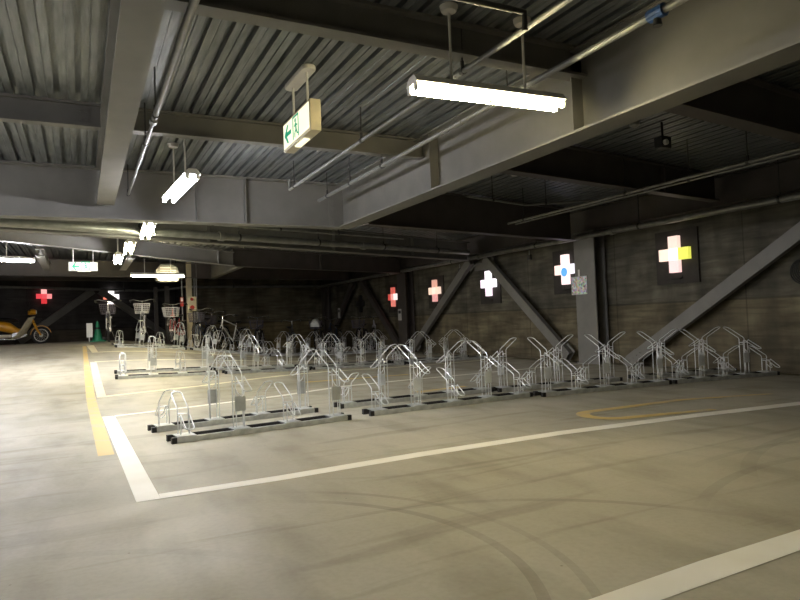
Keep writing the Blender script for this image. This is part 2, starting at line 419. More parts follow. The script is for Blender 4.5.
# cross beams on the camera side
ibeam('steel_beam', (.38, 3.40, 2.59), (3.262, 3.40, 2.59), .21, .12, 'dark steel cross beam at the top, above the big lit lamp', M['steel'])
ibeam('steel_beam', (.37, 5.78, 2.60), (3.262, 5.78, 2.60), .20, .10, 'shallow steel cross beam passing behind the hanging green exit sign', M['steel'])
ibeam('steel_beam', (-12, 5.78, 2.60), (.18, 5.78, 2.60), .20, .10, 'shallow steel cross beam at far left, ending with two bolts at the pale girder', M['steel'], bolts=((12.05, 2),), side=-1)
ibeam('steel_beam', (-12, 3.40, 2.59), (.18, 3.40, 2.59), .21, .12, 'steel cross beam above and left of the picture, joining the pale girder', M['steel'])
ibeam('steel_girder', (-12, 8.07, 2.20), (3.262, 8.07, 2.20), .60, .22, 'deep steel cross girder spanning the left half, bearing the ends of two long girders', stiff=(13.3, 13.9), bolts=((15.10, 7),), side=-1)
# right bay, skewed
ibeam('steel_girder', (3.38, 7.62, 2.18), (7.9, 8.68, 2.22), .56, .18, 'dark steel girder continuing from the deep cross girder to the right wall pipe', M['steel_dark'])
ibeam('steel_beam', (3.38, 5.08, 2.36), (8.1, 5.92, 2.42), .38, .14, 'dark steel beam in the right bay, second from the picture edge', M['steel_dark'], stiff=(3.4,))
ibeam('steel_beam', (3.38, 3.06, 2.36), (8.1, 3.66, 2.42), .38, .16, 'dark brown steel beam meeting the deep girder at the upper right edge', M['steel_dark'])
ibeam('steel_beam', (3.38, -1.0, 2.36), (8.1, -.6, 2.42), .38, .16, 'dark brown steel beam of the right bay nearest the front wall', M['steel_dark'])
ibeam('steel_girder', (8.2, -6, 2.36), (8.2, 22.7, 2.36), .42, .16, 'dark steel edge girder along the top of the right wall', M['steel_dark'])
# beyond the cross girder
ibeam('steel_girder', (-2.2, 8.63, 2.20), (7.9, 12.1, 2.20), .42, .18, 'first low steel girder beyond the deep cross girder, running askew', stiff=(4.2, 6.7, 8.8))
ibeam('steel_girder', (-1.58, 12.06, 2.49), (2.93, 13.62, 2.20), .30, .16, 'farther steel girder at left sloping down to a kink above the fire alarm column', stiff=(4.4,))
ibeam('steel_girder', (-8, 9.86, 2.49), (-1.62, 12.05, 2.49), .30, .16, 'level farther steel girder at the left picture edge, behind the cut-off lamp')
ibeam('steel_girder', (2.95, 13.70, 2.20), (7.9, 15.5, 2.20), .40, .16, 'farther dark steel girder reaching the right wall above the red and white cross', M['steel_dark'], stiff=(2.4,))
for x_, ya, yb, lb in ((-.62, 12.6, 15.4, 'short steel joist lit pinkish above the red cross lamp at left'), (.86, 12.9, 15.4, 'short steel joist just right of the farthest ceiling lamp'), (3.3, 14.1, 18.2, 'dark steel joist above the parked bicycles')):
    ibeam('steel_joist', (x_, ya, 2.26), (x_, yb, 2.26), .14 if ya < 13 else .45, .14, lb)
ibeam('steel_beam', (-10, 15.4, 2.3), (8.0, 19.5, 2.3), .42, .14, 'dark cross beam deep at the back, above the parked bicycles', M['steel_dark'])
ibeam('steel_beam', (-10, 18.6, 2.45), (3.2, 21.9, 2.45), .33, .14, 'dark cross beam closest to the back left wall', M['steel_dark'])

# columns
def hcolumn(x, y, label, hgt=2.36, wd=.50, mat=None, z=None):
    z = gz(x, y) if z is None else z
    root = thing('steel_column', label, 'column', (x, y, z)); hgt = hgt-z
    mat = mat or M['steel']
    mb = MB(); t = .02; dd = .26; h = wd/2
    mb.box((-dd/2, -h, 0), (-dd/2+t, h, hgt)); mb.box((dd/2-t, -h, 0), (dd/2, h, hgt)); mb.box((-dd/2+t, -.008, 0), (dd/2-t, .008, hgt))
    mb.build('column_shaft', mat, root)
    mb = MB(); mb.box((-dd/2-.02, -h-.03, 0), (dd/2+.015, h+.03, .025)); mb.build('base_plate', mat, root)
    return root
hcolumn(8.17, 8.52, 'steel column on the right wall carrying the photo collage panel')
hcolumn(8.17, 15.75, 'steel column on the right wall beside the red and white cross', mat=M['steel_dark'])
hcolumn(8.17, 22.2, 'thin dark column in the far right corner of the back wall', mat=M['steel_dark'], wd=.25)

def brace(p0, p1, wd, label, mat=None, dep=.10):
    p0 = Vector(p0); p1 = Vector(p1); root = thing('diagonal_brace', label, 'brace', p0)
    d = (p1-p0); n_ = Vector((-1, 0, 0)) if abs(d.x) < .5*abs(d.y) else Vector((0, -1, 0))
    s_ = d.normalized().cross(n_).normalized(); t = .012; h = wd/2
    mb = MB()   # channel section: face plate and two lips turned to the wall
    poly = [(-h, 0), (h, 0), (h, dep), (h-t, dep), (h-t, t), (-h+t, t), (-h+t, dep), (-h, dep)]
    mb.prism(poly, (0, 0, 0), s_, -n_, d)
    mb.build('channel_bar', mat or M['steel'], root)
    for k in (.03, .97):
        c = d*k; MB().prism([(-h-.05, 0), (h+.05, 0), (h+.05, .01), (-h-.05, .01)], c-d.normalized()*.12+(-n_)*(dep+.002), s_, -n_, d.normalized()*.24).build('gusset_plate', mat or M['steel'], root)
    for k in range(4):
        c = d*(.03+.02*k); MB().tube([c, c+n_*.012], .012, 6).build('bolt', mat or M['steel'], root)
    return root
brace((8.10, 7.75, .02), (8.10, 4.1, 2.24), .19, 'wide pale steel brace rising right from behind the end racks', M['steel'])
brace((8.10, 9.15, .10), (8.10, 11.75, 2.22), .19, 'steel brace slanting down right from the white cross lamp', M['steel'])
brace((8.10, 15.3, .15), (8.10, 12.35, 2.22), .19, 'steel brace leaning right beside the peach cross lamp', M['steel'])
brace((8.10, 16.2, .15), (8.10, 18.8, 2.22), .19, 'steel brace left of the red and white cross, beside the unlit cross', M['steel_dark'])
brace((8.10, 22.0, .15), (8.10, 19.5, 2.22), .19, 'farthest dark steel brace on the right wall with a small notice', M['steel_dark'])
gp = thing('connection_plate', 'pale steel plate joining the tops of the two braces by the white cross', 'steel plate', (8.25, 12.05, 1.98))
MB().box((-.012, -.28, 0), (.0, .28, .17)).build('plate', M['steel'], gp); MB().box((0, .12, .04), (.10, .22, .14)).build('wall_bracket', M['steel'], gp)
def on_wall(s_, z, off=.0):   # point on the slanted back left wall; s_ = world x
    p = a+d*((s_-a.x)/d.x)-nn*off; return Vector((p.x, p.y, z))
def wbrace(x0, z0, x1, z1, label):
    p0 = on_wall(x0, z0, .12); p1 = on_wall(x1, z1, .12); root = thing('diagonal_brace', label, 'brace', p0)
    dd = p1-p0; s_ = dd.normalized().cross(-nn).normalized(); mb = MB(); h = .11; t = .012
    mb.prism([(-h, 0), (h, 0), (h, .1), (h-t, .1), (h-t, t), (-h+t, t), (-h+t, .1), (-h, .1)], (0, 0, 0), s_, nn, dd)
    mb.build('channel_bar', M['steel'], root)
wbrace(-1.75, .68, .35, 2.3, 'dark steel brace behind the orange scooter, crossing the red cross lamp')
wbrace(3.1, .45, .55, 2.3, 'dark steel brace on the back left wall descending behind the basket bicycles')
MB  # noqa

# ------------------------------------------------------------------ pipes
def pipe(name, pts, r, label, mat='pipe', hangers=(), couplings=(), cat='pipe', top=ZD, n=12):
    root = thing(name, label, cat, pts[0]); o = Vector(pts[0]); P_ = [Vector(p)-o for p in pts]
    MB().tube(P_, r, n).build('pipe_run', M[mat], root, smooth=True)
    def at(t):
        L_ = sum((P_[i+1]-P_[i]).length for i in range(len(P_)-1))*t
        for i in range(len(P_)-1):
            l = (P_[i+1]-P_[i]).length
            if L_ <= l or i == len(P_)-2: return P_[i].lerp(P_[i+1], min(1, L_/l)), (P_[i+1]-P_[i]).normalized()
            L_ -= l
    for t in hangers:
        p, dr = at(t); mb = MB()
        mb.tube([p+Vector((0, 0, r)), (p.x, p.y, top-o.z)], .006, 6)
        mb.tube([p-dr*.015, p+dr*.015], r+.006, 12)
        mb.tube([p+Vector((0, 0, r)), p+Vector((0, 0, r+.05))], .013, 6)
        mb.build('hanger_rod', M['hanger'], root)
    for t in couplings:
        p, dr = at(t); MB().tube([p-dr*.04, p+dr*.04], r*1.35, 12).build('coupling', M[mat], root, smooth=True)
    return root
pipe('wall_pipe', [(8.0, -5.9, 2.25), (8.0, 22.6, 2.27)], .047, 'thick horizontal pipe running the whole length of the right wall', hangers=(.30, .38, .46, .55, .66, .78), couplings=(.36, .48, .62))
pipe('sprinkler_pipe', [(.51, -2, 2.45), (.51, 5.0, 2.45)], .022, 'thick grey conduit crossing the ribs right of the pale girder', 'pipe_pale', hangers=(.97,), couplings=(.99,))
pipe('sprinkler_pipe', [(.51, 5.03, 2.45), (.51, 7.80, 2.45)], .013, 'thin grey conduit ending by the deep cross girder near the small lamp', 'pipe_pale', hangers=(.2, .98,))
pipe('sprinkler_pipe', [(2.25, -3, 2.5), (2.24, 7.2, 2.5), (2.24, 7.2, 2.62)], .017, 'thin overhead pipe with upturned end right of the exit sign', 'pipe_pale', hangers=(.46, .62, .78, .97), couplings=(.5,))
pipe('sprinkler_pipe', [(2.80, -3, 2.5), (2.80, 7.75, 2.5)], .021, 'overhead pipe just left of the deep girder, carrying a blue valve', 'pipe_pale', hangers=(.62, .82, .9, .97), couplings=(.68,))
pipe('sprinkler_pipe', [(1.25, 2.62, 2.5), (2.02, 2.60, 2.5), (2.12, 2.60, 2.5), (2.12, 2.60, 2.40)], .016, 'short dark pipe elbowing down in front of the top beam', 'hanger', hangers=(.3,))
vr = thing('pipe_valve', 'blue valve clamped on the pipe at the top right', 'valve', (2.80, 2.33, 2.5))
MB().tube([(0, -.05, 0), (0, .05, 0)], .036, 12).build('valve_body', M['blue'], vr)
MB().tube([(0, 0, -.03), (0, 0, -.07)], [.02, .026], 12).build('sprinkler_head', M['hanger'], vr)
pipe('conduit', [(5.88, 0, 2.325), (5.90, 7.85, 2.325)], .018, 'thin conduit under the dark right bay ceiling', 'pipe', hangers=(.3, .5, .7, .95), couplings=(.66,))
pipe('conduit', [(6.06, 0, 2.33), (6.08, 7.9, 2.33)], .012, 'slimmer conduit beside another under the dark right bay ceiling', 'pipe', hangers=(.35, .6))
pipe('drain_pipe', [(-2.2, 8.36, 2.24), (5.4, 10.85, 2.31), (7.6, 11.6, 2.33)], .055, 'fat grey pipe behind the deep cross girder', 'pipe', hangers=(.3, .45, .6, .75, .9), couplings=(.42, .7))
pipe('conduit', [(-2.0, 8.30, 2.38), (5.5, 10.6, 2.45)], .018, 'thin pipe with clips above the fat grey pipe', 'pipe', hangers=(.35, .5, .65, .8), couplings=(.57, .78))
pipe('conduit', [(4.35, 6.6, 2.42), (5.5, 6.9, 2.42), (6.6, 6.3, 2.46)], .014, 'thin bent conduit hung in the dark right bay', 'pipe', hangers=(.2, .6))
pw = [on_wall(-6, 2.42, .25), on_wall(2.3, 2.30, .25), Vector((3.2, 22.5, 2.32)), Vector((8.0, 22.5, 2.30))]
pipe('wall_pipe', pw, .04, 'pipe along the top of the back walls, bending by the alarm column', 'pipe', hangers=(.2, .5, .8))

# ------------------------------------------------------------------ lamps
def lamp(loc, rz, label, kind='warm', cord=False, ln=1.25, st=.3, group='fluorescent ceiling lamps'):
    x, y, z = loc; r = thing('ceiling_lamp', label, 'lamp', (x, y, z), rz, group)
    h = ln/2
    mb = MB(); mb.prism([(-.035, .06), (.035, .06), (.075, .018), (.075, .010), (-.075, .010), (-.075, .018)], (-h, 0, 0), (0, 1, 0), (0, 0, 1), (ln, 0, 0))
    mb.build('housing', M['white'], r)
    for sx in (-1, 1):
        for sy in (-.045, .045): MB().box((sx*h-.012 if sx > 0 else -h, sy-.018, -.035), (sx*h if sx > 0 else -h+.012, sy+.018, .012)).build('lamp_holder', M['white'], r)
    for sy in (-.045, .045):
        MB().tube([(-h+.014, sy, -.016), (h-.014, sy, -.016)], .0155, 12).build('fluorescent_tube', M['tube_'+kind], r, smooth=True)
    for sx in (-st, st):
        MB().tube([(sx, 0, .055), (sx, 0, ZD-z-.03)], .009, 8).build('stem', M['white'], r, smooth=True)
        MB().lathe([(.018, -.045), (.045, -.035), (.055, -.012), (.057, .0)], (sx, 0, ZD-z), 16).build('ceiling_cup', M['cup'], r, smooth=True)
    if cord:
        mb = MB(); mb.tube([(-.05, -.08, 0), (-.05, -.08, -.05)], .002, 5); mb.lathe([(.003, -.075), (.010, -.07), (.010, -.06), (.003, -.05)], (-.05, -.08, 0), 10)
        mb.build('pull_cord', M['white'], r)
    return r
lamp((2.30, 3.19, 2.275), math.radians(-3.5), 'large lit fluorescent lamp hanging at upper centre right', 'warm', True, ln=1.07, st=.265)
lamp((.895, 6.47, 2.285), math.radians(93), 'lit white lamp hanging just right of the pale girder', 'cool', ln=1.2, st=.28)
lamp((.80, 8.78, 2.2), math.radians(88), 'yellowish lit lamp, nearest of the three below the cross girder', 'green', True)
lamp((.70, 10.7, 2.2), math.radians(88), 'small warm lit lamp, middle of the three receding in line', 'warm')
lamp((.62, 12.4, 2.2), math.radians(88), 'tiny white lit lamp, farthest of the three receding in line', 'cool')
lamp((1.62, 15.6, 2.16), math.radians(12), 'thin lit lamp seen lengthways left of the white duct box', 'warm', ln=1.2)
lamp((-1.42, 12.75, 2.22), math.radians(17), 'cool lit lamp cut off by the left picture edge', 'cool', ln=1.45)
# lamps of the same hall outside the picture
for i, (x_, y_, q_, k_) in enumerate(((-3.2, 2.6, 90, 'cool'), (-3.0, 6.6, 90, 'cool'), (-4.6, 10.8, 17, 'cool'), (-4.0, -2.0, 90, 'warm'), (-8, 4, 90, 'cool'))):
    lamp((x_, y_, 2.4), math.radians(q_), 'fluorescent lamp of the same hall, outside the picture', k_, group='lamps outside the picture')

# ------------------------------------------------------------------ exit signs
def exit_sign(loc, rz, label, ln=.66, h=.26, th=.10, small=False):
    # local: face looks to -Y, x to the right as seen
    r = thing('exit_sign', label, 'exit sign', loc, rz, None)
    MB().box((-ln/2, -th/2, 0), (ln/2, th/2, h)).build('sign_box', M['cream'] if not small else M['white'], r, bevel=.006)
    MB().box((-ln/2+.018, -th/2-.004, .02), (ln/2-.018, -th/2, h-.02)).build('lit_panel', M['sign_face'], r)
    mb = MB(); y0 = -th/2-.006
    sx = ln/.66; cz = h/2
    X0 = -ln/2+.05
    arrow = [(0, cz), (.075, cz+.072), (.105, cz+.072), (.062, cz+.016), (.17, cz+.016), (.17, cz-.016), (.062, cz-.016), (.105, cz-.072), (.075, cz-.072)]
    mb.prism([(a_*sx, b_) for a_, b_ in arrow], (X0, y0, 0), (1, 0, 0), (0, 0, 1), (0, .003, 0))
    mb.build('green_arrow', M['sign_green'], r)
    mb = MB(); g0 = X0+.215*sx
    def rect(x0, z0, x1, z1): mb.prism([(x0, z0), (x1, z0), (x1, z1), (x0, z1)], (g0, y0, 0), (1, 0, 0), (0, 0, 1), (0, .003, 0))
    def limb(p, q, wd):
        dx, dz = q[0]-p[0], q[1]-p[1]; l = math.hypot(dx, dz); nx, nz = -dz/l*wd, dx/l*wd
        mb.prism([(p[0]+nx, p[1]+nz), (p[0]-nx, p[1]-nz), (q[0]-nx, q[1]-nz), (q[0]+nx, q[1]+nz)], (g0, y0, 0), (1, 0, 0), (0, 0, 1), (0, .003, 0))
    rect(0, cz-.085, .014, cz+.09); rect(.014, cz+.076, .13, cz+.09); rect(.13, cz-.085, .144, cz+.09)
    mb.prism([(.066+.016*math.cos(k*PI/5), cz+.052+.016*math.sin(k*PI/5)) for k in range(10)], (g0, y0, 0), (1, 0, 0), (0, 0, 1), (0, .003, 0))
    limb((.070, cz+.032), (.082, cz-.018), .012); limb((.070, cz+.026), (.040, cz+.010), .006); limb((.074, cz+.026), (.108, cz+.006), .006)
    limb((.082, cz-.018), (.050, cz-.040), .008); limb((.050, cz-.040), (.048, cz-.075), .007); limb((.084, cz-.018), (.104, cz-.052), .008); limb((.104, cz-.052), (.128, cz-.060), .006)
    mb.build('running_figure', M['sign_green'], r)
    MB().box((-.10, -th/2+.02, -.010), (.12, th/2-.02, 0)).build('downlight_lens', M['sign_face'], r)
    zt = ZD-loc[2]
    for sx_ in (-.17, .17) if not small else (-.17, .17):
        MB().tube([(sx_, 0, h), (sx_, 0, zt-.02)], .010, 8).build('stem', M['white'], r, smooth=True)
    mb = MB(); pl = []
    for k in range(16):
        q = 2*PI*k/16; pl.append(((.2 if math.cos(q) > 0 else -.2)+.055*math.cos(q), .055*math.sin(q)))
    mb.prism(pl, (0, 0, zt-.035), (1, 0, 0), (0, 1, 0), (0, 0, .035)); mb.build('ceiling_plate', M['cup'], r, bevel=.006)
    return r
exit_sign((1.53, 4.57, 2.285), math.radians(-90), 'hanging emergency exit sign with green arrow and running figure, nearest the camera', ln=.66, h=.23, th=.085)
exit_sign((.06, 13.5, 2.08), math.radians(4), 'small distant emergency exit sign with green arrow at far left', ln=.50, h=.17, small=True)

# ------------------------------------------------------------------ cross lamps on the walls
def cross_lamp(mw, label, cols, lit=True, sc=1.0, board=True, dot=None):
    r = thing('cross_lamp', label, 'wall lamp'); r.matrix_world = mw
    # local: x right, y into the wall, z up, origin at the cross centre on the wall face
    A, T = .285*sc, .088*sc; T2 = .092*sc
    if board: MB().box((-.39*sc, -.03, -.46*sc), (.39*sc, -.002, .38*sc)).build('backing_board', M['board'], r)
    y0, y1 = -.10, -.03
    cells = {'top': (-T, T, T2, A), 'bottom': (-T, T, -A, -T2), 'left': (-A*.95, -T, -T2, T2), 'right': (T, A*.95, -T2, T2), 'centre': (-T, T, -T2, T2)}
    mb = MB(); mats = []
    for i, (k, (x0, x1, z0, z1)) in enumerate(cells.items()):
        c, s_ = cols[k]
        if lit: mats.append(emis('lit_cross_'+k, c, s_*.34))
        else: mats.append(M['black'])
        mb.m = i; mb.box((x0, y0, z0), (x1, y1, z1))
    mb.build('cross_box', mats, r)
    if dot:
        mb = MB(); mb.tube([(dot[0], y0, dot[1]), (dot[0], y0-.004, dot[1])], dot[2], 18)
        mb.build('blue_disc', emis('blue_cross_disc', (.05, .18, .85), .9), r)
    mb = MB(); mb.box((-.10, -.09, -A-.10), (.10, -.03, -A-.085)); mb.box((-.10, -.035, -A-.10), (-.085, -.03, -A-.02)); mb.box((.085, -.035, -A-.10), (.10, -.03, -A-.02))
    mb.build('small_shelf', M['board'], r)
    return r
def RW(y, z): return Matrix.Translation((XW, y, z)) @ Matrix.Rotation(math.radians(-90), 4, 'Z')
wht = (1, .95, .97); pk = (1, .62, .55)
cross_lamp(RW(6.80, 1.765), 'glowing cross with a yellow-green right arm, largest and rightmost on the wall', dict(top=((1, .72, .62), 1.1), bottom=((1, .68, .66), 1.1), left=((1, .74, .60), 1.2), right=((.85, .85, .12), 1.0), centre=((1, .97, .80), 1.8)))
cross_lamp(RW(9.29, 1.75), 'glowing pinkish white cross with a blue disc, beside the panel column', dict(top=((1, .80, .78), 1.4), bottom=((1, .80, .80), 1.4), left=((1, .75, .66), 1.3), right=((.95, .92, 1), 1.3), centre=((.85, .85, 1), 1.4)), dot=(0, -.05, .085))
cross_lamp(RW(11.85, 1.66), 'glowing lavender white cross partly behind a diagonal brace', dict(top=((1, .92, 1), 1.9), bottom=((1, .82, .95), 1.3), left=((1, .86, 1), 1.5), right=((1, .95, 1), 2.0), centre=((1, .93, 1), 2.0)))
cross_lamp(RW(14.3, 1.64), 'glowing peach coloured cross on the right wall', dict(top=((.9, .48, .36), .8), bottom=((.95, .45, .42), .8), left=((1, .72, .55), 1.0), right=((1, .75, .60), 1.0), centre=((1, .80, .66), 1.1)))
cross_lamp(RW(16.78, 1.60), 'glowing cross with red left and white right arm, beside the far column', dict(top=((.85, .16, .12), .7), bottom=((.9, .25, .2), .8), left=((.85, .10, .08), .7), right=((1, .85, .8), 1.2), centre=((1, .45, .4), .9)))
z_ = dict(top=(wht, 0), bottom=(wht, 0), left=(wht, 0), right=(wht, 0), centre=(wht, 0))
cross_lamp(RW(19.25, 1.50), 'unlit black cross on the right wall between two braces', z_, lit=False, board=False)
ang = math.atan2(d.y, d.x)
def BL(x_, z): return Matrix.Translation(on_wall(x_, z)) @ Matrix.Rotation(ang, 4, 'Z')
cross_lamp(BL(-1.06, 2.10), 'glowing red cross above the orange scooter', dict(top=((1, .45, .42), 1.2), bottom=((.85, .05, .06), .9), left=((.9, .07, .09), 1.0), right=((1, .30, .30), 1.1), centre=((.9, .10, .12), 1.0)), sc=.82, board=False)
cross_lamp(BL(.92, 2.09), 'glowing white cross with a red left arm above the green cone', dict(top=(wht, 2.6), bottom=(wht, 2.4), left=((1, .28, .18), 1.2), right=(wht, 2.8), centre=(wht, 3)), sc=.95, board=False)

# ------------------------------------------------------------------ bicycle racks
RD = .69   # distance between the two rails of a unit
def wire(mb, pts, r=.005): mb.tube(pts, r, 6)
def holder(kind, root, sy, x, pale=False):
    """sy=-1: wheel enters from the camera side (-Y)"""
    W = .043
    tall = kind == 'tall'
    zt = .51 if tall else .26
    ya, za = (.29, .645) if tall else (.25, .375)     # upper arm end
    yl, zl = (.25, .37) if tall else (.19, .11)       # lower arm end
    zi = .48 if tall else .21
    up_ = -sy
    mb = MB()
    arc = lambda w_, y0, z0, y1, z1: None
    def loop(wd, yb, zb, y1, z1, zfoot):
        # U loop: two uprights from the foot, bending at zb to an arm closed by a round end
        pts = [(-wd, yb, zfoot), (-wd, yb, zb-.02), (-wd, yb+(y1-yb)*.06, zb)]
        ex, ez = (y1-yb), (z1-zb); l = math.hypot(ex, ez); ex /= l; ez /= l
        cy, cz = y1-ex*wd, z1-ez*wd
        for k in range(7):
            q = PI-PI*k/6
            pts.append((wd*math.cos(q), cy+ex*wd*math.sin(q), cz+ez*wd*math.sin(q)))
        pts += [(wd, yb+(y1-yb)*.06, zb), (wd, yb, zb-.02), (wd, yb, zfoot)]
        wire(mb, pts)
    loop(W, up_*.025, zt, up_*ya, za, .055)
    loop(W*.8, -up_*.03, zi, -up_*yl, zl, .055)
    # inner tie hoops and hanging tongue
    wire(mb, [(-W, up_*.025, zt*.82), (W, up_*.025, zt*.82)], .0045)
    wire(mb, [(-W, up_*.025, zi*.93), (-W*.8, -up_*.03, zi*.93)], .004); wire(mb, [(W, up_*.025, zi*.93), (W*.8, -up_*.03, zi*.93)], .004)
    pts = [(-W*.8, -up_*.03, zi*.88)]
    for k in range(7):
        q = PI+PI*k/6; pts.append((W*.8*math.cos(q), -up_*(.03+.05*abs(math.sin(q))), zi*.80+.07*math.sin(q)))
    wire(mb, pts, .0045)
    o = mb.build(('tall' if tall else 'low')+'_wheel_holder', M['galv'], root, smooth=True)
    o.location = (x, 0.0 if sy < 0 else RD, 0)
    mb = MB(); mb.box((-W-.03, -.088, .042), (W+.03, .088, .050))
    mb.build('foot_plate', M['rail'], o)
    if tall:
        MB().box((-W-.004, -up_*.036-.002, .19), (W+.004, -up_*.036+.002, .315)).build('wheel_plate', M['plate_new'] if pale else M['plate'], o)
    return o
def rack_unit(pattern_front, pattern_back, pitch, pale=False, off=.0):
    # front row on y = 0, rear row on y = RD
    r = empty('bicycle_rack'); n_ = len(pattern_front); L_ = pitch*(n_-1)+.18
    for k, (yy, sh) in enumerate(((0, 0), (RD, off))):
        mb = MB()
        mb.box((sh, yy-.09, 0), (sh+L_, yy-.06, .042))
        for i in range(n_): mb.box((sh+.06+pitch*i, yy-.06, .012), (sh+.12+pitch*i, yy+.06, .03))
        o = mb.build('base_rail', M['rail'], r)
        MB().box((sh, yy+.06, 0), (sh+L_, yy+.09, .046)).build('shade_black_bar', M['rubber'], o)  # rear bar coloured black to stand in for shade inside the rail
        for dy in (-.09, .06):
            for x_ in (sh-.03, sh+L_-.010): MB().box((x_, yy+dy-.004, -.0), (x_+.04, yy+dy+.034, .046 if dy < 0 else .050)).build('black_end_cap', M['black'], o)
    for i, c in enumerate(pattern_front): holder('tall' if c == 'T' else 'low', r, -1, .09+pitch*i, pale)
    for i, c in enumerate(pattern_back): holder('tall' if c == 'T' else 'low', r, 1, .09+pitch*i+off, pale)
    return r
def place(r, x0, y0, x1, y1, label, group):
    """left and right end on the floor"""
    r.location = (x0, y0, gz(x0, y0)+.001); L_ = math.hypot(x1-x0, y1-y0)
    r.rotation_euler = (0, -math.atan2(gz(x1, y1)-gz(x0, y0), L_), math.atan2(y1-y0, x1-x0))
    if gz(x0, y0)+gz(x1, y1) > .02: r.rotation_euler.x = math.atan2(gz(x0, y0+RD)-gz(x0, y0), RD)*(.8)
    tag(r, label, 'bicycle rack', group)
protoA = rack_unit('LTLT', 'LTLT', .455)
place(protoA, .635, 5.34, 2.15, 5.52, 'steel bicycle rack standing alone at the left end of the nearest row', 'nearest row of bicycle racks')
protoB = rack_unit('LTLTL', 'LTLTL', .445, True)
place(protoB, 2.46, 5.60, 4.42, 5.70, 'steel bicycle rack second from left in the nearest row', 'nearest row of bicycle racks')
protoC = rack_unit('TLTLT', 'TLTLT', .41, True, -.13)
place(protoC, 4.53, 5.58, 6.35, 5.46, 'steel bicycle rack in the nearest row below the column with the collage panel', 'nearest row of bicycle racks')
protoD = rack_unit('LTLTL', 'LTLTL', .365, True, .02); u = protoD; place(u, 6.46, 5.45, 8.1, 5.22, 'steel bicycle rack at the right end of the nearest row, below the biggest glowing cross', 'nearest row of bicycle racks')
g2 = 'second row of bicycle racks'
for src, x0, y0, x1, y1, lb in ((protoA, .50, 11.14, 2.02, 11.1, 'steel bicycle rack at the left end of the second row'),
        (protoA, 2.2, 11.1, 3.7, 11.25, 'steel bicycle rack second from left in the second row'),
        (protoB, 3.85, 11.3, 5.8, 11.45, 'steel bicycle rack third from left in the second row'),
        (protoB, 5.95, 11.5, 7.85, 11.6, 'steel bicycle rack at the right end of the second row, below the white cross')):
    u = copy_tree(src); place(u, x0, y0, x1, y1, lb, g2)
g3 = 'farthest row of bicycle racks'
for src, x0, y0, x1, y1, lb in ((protoA, .72, 16.1, 2.3, 16.2, 'steel bicycle rack at the left end of the farthest row, under the basket bicycles'),
        (protoB, 2.42, 16.2, 4.3, 16.35, 'steel bicycle rack of the farthest row below the alarm column'),
        (protoB, 4.4, 16.4, 6.3, 16.6, 'steel bicycle rack of the farthest row before the back wall'),
        (protoA, 6.4, 16.6, 7.9, 16.7, 'steel bicycle rack at the right end of the farthest row')):
    u = copy_tree(src); place(u, x0, y0, x1, y1, lb, g3)

